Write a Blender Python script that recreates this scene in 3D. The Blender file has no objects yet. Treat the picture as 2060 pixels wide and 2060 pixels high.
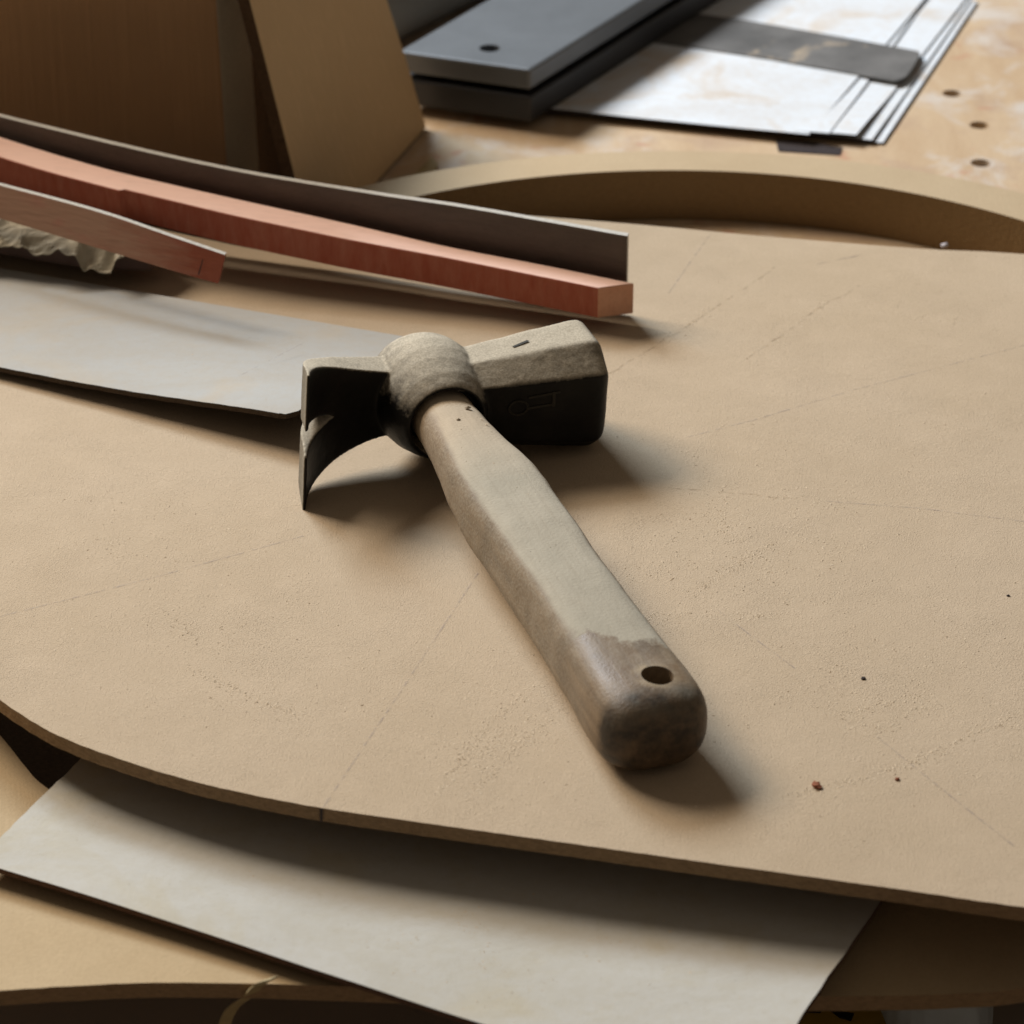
import bpy, bmesh, math, random
from mathutils import Vector, Matrix, noise
random.seed(7)
sc = bpy.context.scene
COL = sc.collection
V = Vector
# ---------------------------------------------------------------- camera
FOV, PITCH, D0 = 18.0, math.radians(29), 1.05
FPX = 2060 / (2 * math.tan(math.radians(FOV / 2)))
CAM = V((0, -D0 * math.cos(PITCH), D0 * math.sin(PITCH)))
FW = V((0, math.cos(PITCH), -math.sin(PITCH))); UP = V((0, math.sin(PITCH), math.cos(PITCH))); RT = V((1, 0, 0))
cam = bpy.data.cameras.new('camera'); camo = bpy.data.objects.new('camera', cam); COL.objects.link(camo)
camo.location = CAM; camo.rotation_euler = (math.pi / 2 - PITCH, 0, 0)
cam.sensor_width = 36; cam.lens = 18 / math.tan(math.radians(FOV / 2)); cam.clip_start = .05; cam.clip_end = 60
cam.dof.use_dof = True; cam.dof.focus_distance = 1.02; cam.dof.aperture_fstop = 20
sc.camera = camo
# ---------------------------------------------------------------- world and lamps (an indoor workshop, lit by a window behind and a warmer one to the left)
w = bpy.data.worlds.new('World'); sc.world = w; w.use_nodes = True
w.node_tree.nodes['Background'].inputs[0].default_value = (1.0, .82, .64, 1); w.node_tree.nodes['Background'].inputs[1].default_value = .13
def area(name, loc, target, size, power, col):
    l = bpy.data.lights.new(name, 'AREA'); l.shape = 'RECTANGLE'; l.size, l.size_y = size; l.energy = power; l.color = col
    o = bpy.data.objects.new(name, l); COL.objects.link(o); o.location = loc
    o.rotation_euler = (V(target) - V(loc)).to_track_quat('-Z', 'Y').to_euler()
    return o
area('window_light', (-.92, 1.72, 1.50), (0, .12, 0), (.75, .6), 68, (.76, .88, 1.0))
area('side_window_light', (-1.60, 1.22, 1.75), (0, .05, 0), (.9, .8), 71, (1.0, .86, .70))
sc.view_settings.view_transform = 'Standard'; sc.view_settings.look = 'None'; sc.view_settings.exposure = -.13; sc.view_settings.gamma = 1
sc.render.engine = 'CYCLES'
# ---------------------------------------------------------------- helpers
def at(px, py, z=0.0):
    d = FW * FPX + RT * (px - 1030) + UP * (1030 - py)
    return CAM + d * ((z - CAM.z) / d.z)
def at_y(px, py, Y):
    d = FW * FPX + RT * (px - 1030) + UP * (1030 - py)
    return CAM + d * ((Y - CAM.y) / d.y)
def at_plane(px, py, p, n):
    d = FW * FPX + RT * (px - 1030) + UP * (1030 - py)
    return CAM + d * ((p - CAM).dot(n) / d.dot(n))
def lerp(a, b, t): return a + (b - a) * t
def interp(xs, ys, x):
    if x <= xs[0]: return ys[0] + (x - xs[0]) * (ys[1] - ys[0]) / (xs[1] - xs[0])
    for i in range(len(xs) - 1):
        if x <= xs[i + 1]: return lerp(ys[i], ys[i + 1], (x - xs[i]) / (xs[i + 1] - xs[i]))
    return ys[-1] + (x - xs[-1]) * (ys[-1] - ys[-2]) / (xs[-1] - xs[-2])
def spline(P, n=8, closed=False):
    P = [V(p) for p in P]; out = []
    m = len(P)
    for i in range(m if closed else m - 1):
        g = lambda k: P[k % m] if closed else P[max(0, min(m - 1, k))]
        a, b, c, d = g(i - 1), g(i), g(i + 1), g(i + 2)
        for j in range(n):
            t = j / n
            out.append(.5 * ((2 * b) + (c - a) * t + (2 * a - 5 * b + 4 * c - d) * t * t + (3 * b - a - 3 * c + d) * t ** 3))
    if not closed: out.append(P[-1].copy())
    return out
def smooth(xs, ys, x):
    """monotone-ish cubic through the table"""
    e = 26.0
    return (interp(xs, ys, x - 2 * e) + 2 * interp(xs, ys, x - e) + 3 * interp(xs, ys, x) + 2 * interp(xs, ys, x + e) + interp(xs, ys, x + 2 * e)) / 9
def sstep(a, b, x):
    t = max(0, min(1, (x - a) / (b - a))); return t * t * (3 - 2 * t)
def link(name, me, mats, parent=None, label=None, cat=None, group=None, kind=None):
    o = bpy.data.objects.new(name, me); COL.objects.link(o)
    for m in (mats if isinstance(mats, (list, tuple)) else [mats]): me.materials.append(m)
    if parent: o.parent = parent
    if label: o['label'] = label
    if cat: o['category'] = cat
    if group: o['group'] = group
    if kind: o['kind'] = kind
    return o
def mesh(name, vs, fs, mi=None, smooth=False):
    me = bpy.data.meshes.new(name); me.from_pydata([tuple(v) for v in vs], [], fs)
    if mi: me.polygons.foreach_set('material_index', mi)
    bm = bmesh.new(); bm.from_mesh(me); bmesh.ops.recalc_face_normals(bm, faces=bm.faces); bm.to_mesh(me); bm.free()
    if smooth:
        me.polygons.foreach_set('use_smooth', [True] * len(me.polygons))
    me.update(); return me
def prism(pts, z0, z1):
    """top face material 0, sides and bottom material 1"""
    n = len(pts)
    vs = [(p[0], p[1], z1) for p in pts] + [(p[0], p[1], z0) for p in pts]
    fs = [tuple(range(n)), tuple(range(2 * n - 1, n - 1, -1))] + [(i, (i + 1) % n, n + (i + 1) % n, n + i) for i in range(n)]
    return mesh('prism', vs, fs, [0] + [1] * (n + 1))
def sheet(top, nu, nv, th, smooth=True):
    """curved sheet with thickness: top(u,v); top material 0, edges and underside material 1"""
    vs = [top(i / nu, j / nv) for j in range(nv + 1) for i in range(nu + 1)]
    N = len(vs); vs += [v - V((0, 0, th)) for v in vs]
    I = lambda i, j: j * (nu + 1) + i
    fs, mi = [], []
    for j in range(nv):
        for i in range(nu):
            q = (I(i, j), I(i + 1, j), I(i + 1, j + 1), I(i, j + 1))
            fs.append(q); mi.append(0); fs.append(tuple(N + k for k in reversed(q))); mi.append(1)
    rim = [I(i, 0) for i in range(nu)] + [I(nu, j) for j in range(nv)] + [I(i, nv) for i in range(nu, 0, -1)] + [I(0, j) for j in range(nv, 0, -1)]
    for k in range(len(rim)):
        a, b = rim[k], rim[(k + 1) % len(rim)]
        fs.append((a, N + a, N + b, b)); mi.append(1)
    return mesh('sheet', vs, fs, mi, False)
def slab(A, B, C_, D_, mi=None):
    """rows of front-top, back-top, back-bottom, front-bottom points -> closed bar"""
    n = len(A); vs = []; fs = []
    for i in range(n): vs += [A[i], B[i], C_[i], D_[i]]
    for i in range(n - 1):
        for k in range(4): fs.append((4 * i + k, 4 * i + (k + 1) % 4, 4 * (i + 1) + (k + 1) % 4, 4 * (i + 1) + k))
    fs += [(0, 1, 2, 3), tuple(4 * (n - 1) + k for k in (3, 2, 1, 0))]
    m = [[0, 1, 1, 2][k] for i in range(n - 1) for k in range(4)] + [3, 3]
    return mesh('bar', vs, fs, m)
def applied(o):
    dg = bpy.context.evaluated_depsgraph_get(); dg.update()
    me = bpy.data.meshes.new_from_object(o.evaluated_get(dg)); return me
def wipe(me):
    mi = [p.material_index for p in me.polygons]; me.materials.clear(); me.polygons.foreach_set('material_index', mi); return me
def cut(me, cutters):
    """boolean difference, applied; the cutters are removed again"""
    o = bpy.data.objects.new('tmp', me); COL.objects.link(o); rem = [o]
    for c in cutters:
        co = bpy.data.objects.new('tmpc', c); COL.objects.link(co); rem.append(co)
        m = o.modifiers.new('b', 'BOOLEAN'); m.object = co; m.operation = 'DIFFERENCE'; m.solver = 'EXACT'
    r = applied(o)
    for x in rem: bpy.data.objects.remove(x)
    return wipe(r)
def cyl(p, r, z0, z1, n=28, rot=None):
    vs = []
    for z in (z0, z1):
        for i in range(n): vs.append(V((p[0] + r * math.cos(2 * math.pi * i / n), p[1] + r * math.sin(2 * math.pi * i / n), z)))
    fs = [tuple(range(n))[::-1], tuple(range(n, 2 * n))] + [(i, (i + 1) % n, n + (i + 1) % n, n + i) for i in range(n)]
    return mesh('cyl', vs, fs)
def bevel(me, w, seg=2, ang=40):
    o = bpy.data.objects.new('tmp', me); COL.objects.link(o)
    m = o.modifiers.new('b', 'BEVEL'); m.width = w; m.segments = seg; m.limit_method = 'ANGLE'; m.angle_limit = math.radians(ang)
    r = applied(o); bpy.data.objects.remove(o); return wipe(r)
# ---------------------------------------------------------------- materials
class Mat:
    def __init__(s, name, rough=.85, spec=.3):
        s.m = bpy.data.materials.new(name); s.m.use_nodes = True; s.t = s.m.node_tree; s.n = s.t.nodes
        s.b = s.n['Principled BSDF']; s.b.inputs['Roughness'].default_value = rough; s.b.inputs['Specular IOR Level'].default_value = spec
        s.tc = s.n.new('ShaderNodeTexCoord')
    def L(s, a, b): s.t.links.new(a, b)
    def pos(s, scale=(1, 1, 1), rot=(0, 0, 0)):
        m = s.n.new('ShaderNodeMapping'); m.inputs['Scale'].default_value = scale; m.inputs['Rotation'].default_value = rot
        s.L(s.tc.outputs['Object'], m.inputs[0]); return m.outputs[0]
    def noise(s, scale, detail=4, rough=.55, vec=None, dist=0):
        n = s.n.new('ShaderNodeTexNoise'); n.inputs['Scale'].default_value = scale; n.inputs['Detail'].default_value = detail
        n.inputs['Roughness'].default_value = rough; n.inputs['Distortion'].default_value = dist
        s.L(vec or s.tc.outputs['Object'], n.inputs['Vector']); return n.outputs['Fac']
    def ramp(s, f, a, b, ca=(0, 0, 0), cb=(1, 1, 1)):
        if a < 0 or b > 1 or b - a < .02:
            f = s.math('DIVIDE', s.math('SUBTRACT', f, a), b - a); a, b = 0.0, 1.0
        r = s.n.new('ShaderNodeValToRGB'); e = r.color_ramp.elements
        e[0].position, e[1].position = a, b; e[0].color = (*ca, 1); e[1].color = (*cb, 1); s.L(f, r.inputs[0]); return r.outputs[0]
    def mix(s, f, a, b, mode='MIX'):
        m = s.n.new('ShaderNodeMix'); m.data_type = 'RGBA'; m.blend_type = mode
        for v, i in ((f, 0), (a, 6), (b, 7)):
            if isinstance(v, (int, float)): m.inputs[i].default_value = v
            elif isinstance(v, tuple): m.inputs[i].default_value = (*v, 1)
            else: s.L(v, m.inputs[i])
        return m.outputs[2]
    def math(s, op, a, b=0.0, clamp=False):
        m = s.n.new('ShaderNodeMath'); m.operation = op; m.use_clamp = clamp
        for v, i in ((a, 0), (b, 1)):
            if isinstance(v, (int, float)): m.inputs[i].default_value = v
            else: s.L(v, m.inputs[i])
        return m.outputs[0]
    def sep(s, v):
        x = s.n.new('ShaderNodeSeparateXYZ'); s.L(v, x.inputs[0]); return x.outputs
    def color(s, c):
        if isinstance(c, tuple): s.b.inputs['Base Color'].default_value = (*c, 1)
        else: s.L(c, s.b.inputs['Base Color'])
        return s
    def bump(s, h, dist=.0005, strength=1.0):
        b = s.n.new('ShaderNodeBump'); b.inputs['Strength'].default_value = strength; b.inputs['Distance'].default_value = dist
        s.L(h, b.inputs['Height'])
        if s.b.inputs['Normal'].links: s.L(s.b.inputs['Normal'].links[0].from_socket, b.inputs['Normal'])
        s.L(b.outputs[0], s.b.inputs['Normal']); return s
    def rough(s, v): s.L(v, s.b.inputs['Roughness']); return s

def fibreboard(name, c1, c2, dusty=True):
    m = Mat(name, .9, .15)
    big = m.noise(9, 4, .55); mid = m.noise(60, 4, .6); fine = m.noise(900, 3, .6)
    c = m.mix(m.ramp(big, .36, .66), c1, c2)
    c = m.mix(m.math('MULTIPLY', m.ramp(mid, .45, .72), .35), c, tuple(v * 1.1 for v in c2))
    c = m.mix(m.math('MULTIPLY', m.ramp(fine, .40, .70), .20), c, tuple(v * .72 for v in c1))
    m.color(c)
    if dusty:
        patch = m.math('MULTIPLY', m.ramp(m.noise(34, 4, .6), .50, .80), .35)
        g = m.ramp(m.noise(2300, 1.5, .5, m.pos((.75, 1.2, 1))), .48, .78)
        h = m.math('MULTIPLY', g, m.math('MULTIPLY_ADD', patch, .8))
        m.bump(m.math('MULTIPLY', g, m.math('ADD', patch, .42)), .00030)
        clump = m.ramp(m.noise(38, 4, .62), .46, .66)
        sp = m.math('MULTIPLY', m.ramp(m.noise(1700, 2, .6, m.pos((.7, 1.3, 1))), .60, .72), m.math('MULTIPLY_ADD', clump, .30))
        m.n[-1].inputs[2].default_value = .10
        m.color(m.mix(sp, c, tuple(v * .55 for v in c1)))
        m.bump(m.math('MULTIPLY', m.noise(700, 3, .65), clump), .00035, .6)
    else:
        m.bump(m.noise(1200, 2), .00015)
    return m.m
M = {}
M['board'] = fibreboard('dusty_fibreboard', (.50, .392, .272), (.53, .42, .30))
def edge_mat(name, c, k=.6):
    m = Mat(name, .92, .1)
    f = m.noise(500, 4, .65, m.pos((1, 1, 3)))
    m.color(m.mix(m.ramp(f, .3, .75), tuple(v * k for v in c), c)); m.bump(m.noise(700, 3), .0004); return m.m
M['board_edge'] = edge_mat('cut_fibreboard_edge', (.33, .22, .125))
M['ring'] = fibreboard('ring_fibreboard', (.45, .345, .22), (.49, .385, .255), False)
M['ring_wall'] = edge_mat('ring_cut_face', (.27, .175, .085), .8)
M['lower'] = fibreboard('lower_fibreboard', (.47, .345, .20), (.52, .40, .25), False)
def white_sheet(name, c, dust, amt, sc_=26, rough=.92):
    m = Mat(name, rough, .12)
    d = m.math('MULTIPLY', m.ramp(m.noise(sc_, 5, .62, None, .6), .52, .74), amt)
    s = m.ramp(m.noise(11, 3), .3, .8, tuple(v * .95 for v in c), c)
    sp = m.math('MULTIPLY', m.ramp(m.noise(700, 2), .66, .74), .25)
    m.color(m.mix(sp, m.mix(d, s, dust), tuple(v * .6 for v in dust)))
    m.bump(m.noise(1400, 2), .00005)
    sm = m.math('MULTIPLY', m.ramp(m.noise(16, 6, .7, m.pos((1, 2.2, 1), (0, 0, .5)), .8), .42, .75), .30)
    c0 = m.b.inputs['Base Color'].links[0].from_socket
    c0 = m.mix(m.math('MULTIPLY', m.ramp(m.noise(260, 5, .7), .42, .70), .22), c0, tuple(v * .85 for v in dust))
    m.bump(m.noise(30, 5, .7, None, .5), .0009, .35)
    m.color(m.mix(sm, c0, tuple(v * .78 for v in dust)))
    return m.m
M['white_a'] = white_sheet('white_faced_hardboard', (.43, .43, .415), (.48, .40, .29), .5)
M['white_b'] = white_sheet('white_card', (.55, .535, .49), (.50, .44, .31), .7, 22)
M['paper'] = white_sheet('glossy_white_laminate', (.70, .75, .81), (.56, .43, .29), .8, 24, .6)
M['hard_edge'] = edge_mat('hardboard_edge', (.09, .065, .045))
M['brown_edge'] = edge_mat('brown_hardboard_edge', (.13, .075, .05))
M['sheet_edge'] = edge_mat('dark_laminate_edge', (.06, .05, .05))
def wood(name, c1, c2, ax=(3, 40, 40), rough=.7, spec=.3, rot=(0, 0, 0)):
    m = Mat(name, rough, spec)
    g = m.noise(10, 6, .62, m.pos(ax, rot), .4)
    f = m.noise(60, 4, .6, m.pos(ax, rot))
    c = m.mix(m.ramp(g, .3, .72), c1, c2); c = m.mix(m.math('MULTIPLY', m.ramp(f, .5, .8), .35), c, tuple(v * .6 for v in c1))
    m.color(c); m.bump(f, .0002); return m
M['pink_top'] = wood('planed_pink_wood', (.84, .56, .46), (.88, .61, .51), (2, 8, 8), .8).m
M['red_face'] = wood('painted_red_wood', (.38, .09, .05), (.46, .16, .10), (30, 30, 6), .65).m
M['red_end'] = wood('red_wood_end', (.60, .31, .20), (.66, .37, .25), (12, 12, 12), .8).m
M['strip_face'] = wood('grey_brown_strip', (.105, .082, .068), (.14, .108, .088), (6, 6, 20), .6).m
M['strip_edge'] = edge_mat('pale_strip_edge', (.62, .60, .55), .8)
def bar2mat():
    m = Mat('worn_red_strip', .75, .25)
    X = m.sep(m.tc.outputs['Object'])[0]
    f = m.math('ADD', m.math('MULTIPLY', m.math('ADD', X, .165), 14), m.math('MULTIPLY', m.math('SUBTRACT', m.noise(40, 5, .6, m.pos((1, 1, 4))), .5), 1.2))
    c = m.mix(m.ramp(f, .15, .75), (.38, .225, .155), (.27, .075, .04))
    red = m.math('MULTIPLY', m.ramp(m.noise(35, 4, .6, m.pos((1, 1, 3))), .52, .68), .5)
    m.color(m.mix(red, c, (.40, .14, .11))); m.bump(m.noise(300, 3, .6, m.pos((.3, .3, 2))), .0003); return m.m
M['bar2'] = bar2mat()
def cardboard(name, c1, c2):
    m = Mat(name, .85, .2)
    flute = m.noise(45, 3, .5, m.pos((9, 9, .35)))
    c = m.mix(m.ramp(m.noise(9, 4), .3, .7), c1, c2); c = m.mix(m.math('MULTIPLY', m.ramp(flute, .52, .75), .22), c, tuple(v * 1.35 for v in c2))
    m.color(c); m.bump(flute, .0006); m.bump(m.noise(500, 3), .0002); return m.m
M['box'] = cardboard('brown_cardboard', (.46, .28, .15), (.50, .31, .17))
M['box_side'] = edge_mat('lit_cardboard_side', (.60, .54, .42), .85)  # greyish box side, its colour lightened to look lit
M['flap'] = cardboard('tan_cardboard', (.58, .41, .235), (.62, .45, .265))
M['card_edge'] = edge_mat('cardboard_edge', (.16, .10, .06), .5)
def steel(name, c, rough=.45, metal=.9, dust=None, lo=.55):
    m = Mat(name, rough, .5); m.b.inputs['Metallic'].default_value = metal
    n = m.noise(40, 5, .6); cc = m.mix(m.ramp(n, .3, .75), tuple(v * (.45 if dust else .8) for v in c), c)
    if dust:
        d = m.math('MULTIPLY', m.ramp(m.noise(26, 5, .65, None, .6), lo, lo + .10), .85)
        cc = m.mix(d, cc, dust); m.L(m.math('SUBTRACT', metal, m.math('MULTIPLY', d, metal)), m.b.inputs['Metallic'])
    m.color(cc); m.bump(m.noise(600, 3), .0001); return m.m
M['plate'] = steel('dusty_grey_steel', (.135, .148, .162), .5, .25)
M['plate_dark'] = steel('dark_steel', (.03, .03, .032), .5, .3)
M['blade'] = steel('blackened_blade', (.19, .185, .18), .6, .1, (.56, .44, .30), .60)
M['roll'] = edge_mat('grey_roll', (.26, .25, .22), .85)
def bench_mat():
    m = Mat('plywood_bench', .8, .25)
    g = m.noise(9, 5, .6, m.pos((6, 1.3, 1)), .5)
    c = m.mix(m.ramp(g, .3, .7), (.46, .325, .20), (.55, .42, .28))
    st = m.math('MULTIPLY', m.ramp(m.noise(15, 5, .65, None, .5), .54, .68), .6); c = m.mix(st, c, (.36, .25, .19))
    wh = m.math('MULTIPLY', m.ramp(m.noise(19, 5, .65, m.pos((1, 1, 3), (0, 0, .7)), .6), .52, .66), .7); c = m.mix(wh, c, (.58, .55, .52))
    rd = m.math('MULTIPLY', m.ramp(m.noise(55, 3, .6, None, .3), .63, .70), .45); c = m.mix(rd, c, (.45, .20, .13))
    m.color(c); m.bump(m.noise(500, 3), .0002); return m.m
M['bench'] = bench_mat()
M['bench_side'] = edge_mat('bench_apron_wood', (.10, .075, .055))
def dust_metal():
    m = Mat('dusty_forged_steel', .6, .16)
    geo = m.n.new('ShaderNodeNewGeometry')
    nz = m.sep(geo.outputs['Normal'])[2]
    n1 = m.noise(330, 4, .65); n2 = m.noise(70, 4, .6)
    a = m.math('ADD', nz, m.math('ADD', m.math('MULTIPLY', m.math('SUBTRACT', n1, .5), .7), m.math('MULTIPLY', m.math('SUBTRACT', n2, .5), .35)))
    X = m.sep(m.tc.outputs['Object'])[0]
    nx = m.sep(geo.outputs['Normal'])[0]
    worn = m.math('MULTIPLY', m.ramp(X, -.049, -.043, (1, 1, 1), (0, 0, 0)), m.ramp(m.math('MULTIPLY', nx, -1.0), .35, .8))  # worn claw tips, painted pale on the left-facing side to look lit
    d = m.math('MAXIMUM', m.ramp(a, .24, .92), m.math('MULTIPLY', worn, .55))
    dustc = m.mix(m.ramp(m.noise(1500, 3, .65), .35, .65), (.37, .325, .25), (.55, .49, .385))
    m.color(m.mix(d, m.mix(m.ramp(n2, .4, .7), (.006, .0055, .005), (.014, .012, .010)), dustc))
    m.rough(m.math('MULTIPLY_ADD', d, .42)); m.n[-1].inputs[2].default_value = .48
    m.b.inputs['Metallic'].default_value = 0
    m.bump(n1, .00006); m.bump(m.noise(1500, 2), .00010, .6); return m.m
M['hammer_steel'] = dust_metal()
def handle_mat():
    m = Mat('worn_dusty_handle_wood', .5, .4)
    X, Y, Z = m.sep(m.tc.outputs['Object'])[:3]
    geo = m.n.new('ShaderNodeNewGeometry'); nz = m.sep(geo.outputs['Normal'])[2]
    grain = m.noise(14, 6, .6, m.pos((22, 2.2, 22)), .5)
    woodc = m.mix(m.ramp(grain, .3, .72), (.15, .102, .060), (.25, .175, .105))
    woodc = m.mix(m.math('MULTIPLY', m.ramp(m.noise(90, 4), .5, .72), .5), woodc, (.05, .034, .022))
    # grey-beige dust: thick on the flat top, thin on the side, rubbed off at the butt
    n1 = m.noise(1000, 3, .6); n2 = m.noise(65, 4, .6)
    woodc = m.mix(m.ramp(m.math('ADD', Y, m.math('MULTIPLY', m.math('SUBTRACT', n2, .5), .006)), -.1985, -.1950, (1, 1, 1), (0, 0, 0)), woodc, m.mix(m.ramp(m.noise(160, 5, .65), .4, .68), (.036, .026, .017), (.13, .085, .048)))
    top = m.ramp(m.math('ADD', nz, m.math('MULTIPLY', m.math('SUBTRACT', n2, .5), .35)), .60, .86)
    speck = m.math('MULTIPLY', m.ramp(n1, .40, .66), .50)
    d = m.math('MAXIMUM', top, m.math('ADD', m.math('MULTIPLY', speck, .6), .22))
    butt = m.math('ADD', m.math('MULTIPLY', m.math('ADD', Y, .1745), 160), m.math('ADD', m.math('ADD', m.math('MULTIPLY', m.math('SUBTRACT', n2, .5), 4.2), m.math('MULTIPLY', m.math('SUBTRACT', m.noise(260, 4, .65), .5), 2.4)), m.math('MULTIPLY', X, 60)))
    soft = m.ramp(m.math('ADD', Y, m.math('MULTIPLY', m.math('SUBTRACT', n2, .5), .02)), -.200, -.150)
    keep = m.mix(top, soft, m.ramp(butt, .25, .95))
    thin = m.math('MULTIPLY', m.ramp(m.noise(120, 5, .6), .35, .7), .42)
    d = m.math('ADD', m.math('MULTIPLY', d, keep), m.math('MULTIPLY', m.math('SUBTRACT', 1.0, keep), m.math('MULTIPLY', thin, m.ramp(nz, .1, .7))))
    dustc = m.mix(m.ramp(m.noise(35, 4), .35, .7), (.38, .345, .27), (.44, .395, .31))
    tan = m.math('MULTIPLY', m.ramp(Y, -.075, -.035), .8)
    dustc = m.mix(tan, dustc, (.49, .39, .275))
    hx = m.math('SUBTRACT', X, .0027); hy = m.math('ADD', Y, .1912)
    hr = m.math('SQRT', m.math('ADD', m.math('MULTIPLY', hx, hx), m.math('MULTIPLY', hy, hy)))
    ringm = m.ramp(m.math('ADD', hr, m.math('MULTIPLY', m.math('SUBTRACT', n2, .5), .006)), .0050, .0072, (1, 1, 1), (0, 0, 0))
    dustc = m.mix(m.math('MULTIPLY', m.ramp(m.noise(30, 6, .65, m.pos((26, 1.6, 26)), .6), .48, .72), .22), dustc, (.24, .19, .13))
    base = m.mix(d, woodc, dustc)
    m.color(m.mix(m.math('MULTIPLY', ringm, m.math('MULTIPLY', m.ramp(nz, .3, .8), m.ramp(m.noise(210, 3), .35, .62))), base, (.36, .28, .18)))
    m.rough(m.math('MULTIPLY_ADD', d, .40)); m.n[-1].inputs[2].default_value = .50
    m.bump(n1, .0002, .8); m.bump(grain, .0003, .5); return m.m
M['handle'] = handle_mat()
def plain(name, c, rough=.85, var=.15, scale=200, spec=.3):
    m = Mat(name, rough, spec)
    m.color(m.mix(m.ramp(m.noise(scale, 4), .3, .7), tuple(v * (1 - var) for v in c), c)); m.bump(m.noise(scale * 3, 2), .0001); return m.m
def pencil_mat(name, c, lo=.35, op=.4):
    m = Mat(name, .9, .1); m.color(c)
    m.L(m.math('MULTIPLY', m.ramp(m.noise(260, 4, .7), lo, lo + .3), op), m.b.inputs['Alpha']); return m.m
M['pencil'] = pencil_mat('blue_pencil', (.33, .29, .30), .40, .42)
M['scratch'] = pencil_mat('scratched_line', (.25, .17, .10), .45, .5)
M['dust_grain'] = plain('sawdust_grain', (.64, .52, .375), .95, .2, 900)
M['speck'] = plain('dark_speck', (.06, .045, .04))
M['chip'] = plain('red_wood_chip', (.30, .10, .045), .8, .4, 700)
M['rag'] = plain('cream_crumpled_paper', (.40, .355, .265), .9, .25, 120)
M['block'] = plain('dark_brown_block', (.14, .09, .075), .8, .3, 60)
M['yellow'] = plain('yellow_plastic', (.75, .48, .07), .5, .3, 30)
M['black'] = plain('black_ink', (.02, .016, .012), .6)
M['bag'] = plain('blue_grey_plastic', (.62, .68, .70), .35, .3, 30, .5)
M['floor'] = plain('workshop_floor', (.58, .47, .37), .9, .3, 8)
M['tape'] = plain('masking_tape', (.42, .33, .17), .7, .25, 120)
M['stamp'] = plain('worn_stamp', (.035, .030, .022), .7)

ZB = -.0265      # bench top; z = 0 is the top of the board that carries the hammer
# ---------------------------------------------------------------- the bench and the floor
holes = [(1915, 188), (1970, 252), (1973, 328)]
bt = prism([(-1.0, -.05), (1.0, -.05), (1.0, 1.25), (-1.0, 1.25)], ZB - .022, ZB)
bt = cut(bt, [cyl(at(x, y, ZB), .0043, ZB - .03, ZB + .01) for x, y in holes])
bench = link('workbench', bt, [M['bench'], M['bench_side']], None, 'tan plywood workbench top with peg holes', 'workbench', None, 'structure')
apron = link('apron', mesh('apron', *(lambda b: (b[0], b[1]))(([(-.95, -.02, ZB - .0225), (.95, -.02, ZB - .0225), (.95, .0, ZB - .0225), (-.95, .0, ZB - .0225), (-.95, -.02, ZB - .14), (.95, -.02, ZB - .14), (.95, .0, ZB - .14), (-.95, .0, ZB - .14)], [(0, 1, 2, 3), (4, 5, 6, 7), (0, 1, 5, 4), (1, 2, 6, 5), (2, 3, 7, 6), (3, 0, 4, 7)]))), M['bench_side'], bench)
fl = link('floor', prism([(-3, -3), (3, -3), (3, 3), (-3, 3)], -.90, -.88), [M['floor'], M['floor']], None, 'dark workshop floor under the bench', 'floor', None, 'structure')

# ---------------------------------------------------------------- lower ring board, white card, ring behind, main board
ZL = ZB + .0052; ZF = -.0295     # the lower board sags a little where it overhangs the bench
outer = spline([at(x, y, lerp(-.0225, ZF, sstep(300, 1500, x)) if -300 < x < 2500 else ZL) for x, y in [(-900, 1500), (-450, 1880), (-180, 2005), (0, 1993), (155, 1983), (310, 1977), (528, 1979), (900, 1992), (1300, 2003), (1627, 2004), (1788, 2003), (1920, 1999), (2060, 1987), (2350, 1930), (2700, 1750)]], 6)
inner = spline([at(x, y, -.0245 if -200 < x < 2200 else ZL) for x, y in [(-600, 1100), (-350, 1180), (-150, 1310), (0, 1479), (50, 1541), (93, 1584), (220, 1660), (420, 1720), (800, 1760), (1200, 1775), (1500, 1770), (1800, 1745), (2050, 1690), (2250, 1600), (2400, 1450)]], 6)
n = len(outer); vs = []; fs = []; mi = []
def drop(p): return V((p.x, p.y, p.z))
for o_, i_ in zip(outer, inner):
    jit = V((0, random.uniform(-.00012, .00012), 0))
    vs += [o_ + jit, i_, i_ - V((0, 0, .005)), o_ + jit - V((0, 0, .005))]
for i in range(n - 1):
    for k in range(4):
        fs.append((4 * i + k, 4 * i + (k + 1) % 4, 4 * i + 4 + (k + 1) % 4, 4 * i + 4 + k)); mi.append([0, 1, 1, 1][k])
fs += [(0, 1, 2, 3), tuple(4 * (n - 1) + k for k in (3, 2, 1, 0))]; mi += [1, 1]
link('curved_board', mesh('lower', vs, fs, mi), [M['lower'], M['board_edge']], None, 'lowest tan fibreboard with curved rim below the white card', 'board')

ZW = -.0182
wc = [at(-45, 1735, ZW), at(930, 2112, ZW), at(1560, 2118, ZW), at(1772, 1812, ZW), at(1905, 1600, ZW), at(190, 1500, ZW)]
def card_top(u, v):
    # v: front to back, u: left to right
    a = lerp(at(-48, 1748, ZW), at(1500, 2300, ZW), u) if True else None
    f = lerp(at(-48, 1738, ZW), at(1494, 2215, ZW), u)
    b = lerp(at(208, 1482, ZW), at(1880, 1653, ZW), u)
    p = lerp(f, b, v)
    p.z += .0012 * math.sin(u * 5 + 1) * (1 - v) + .0004 * noise.noise(V((u * 6, v * 5, 1)))
    if u in (0, 1): p.x += random.uniform(-.00025, .00025)
    return p
link('white_card', sheet(card_top, 48, 24, .0018), [M['white_b'], M['brown_edge']], None, 'dusty white card sheet below the front rim of the board', 'card sheet')

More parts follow.
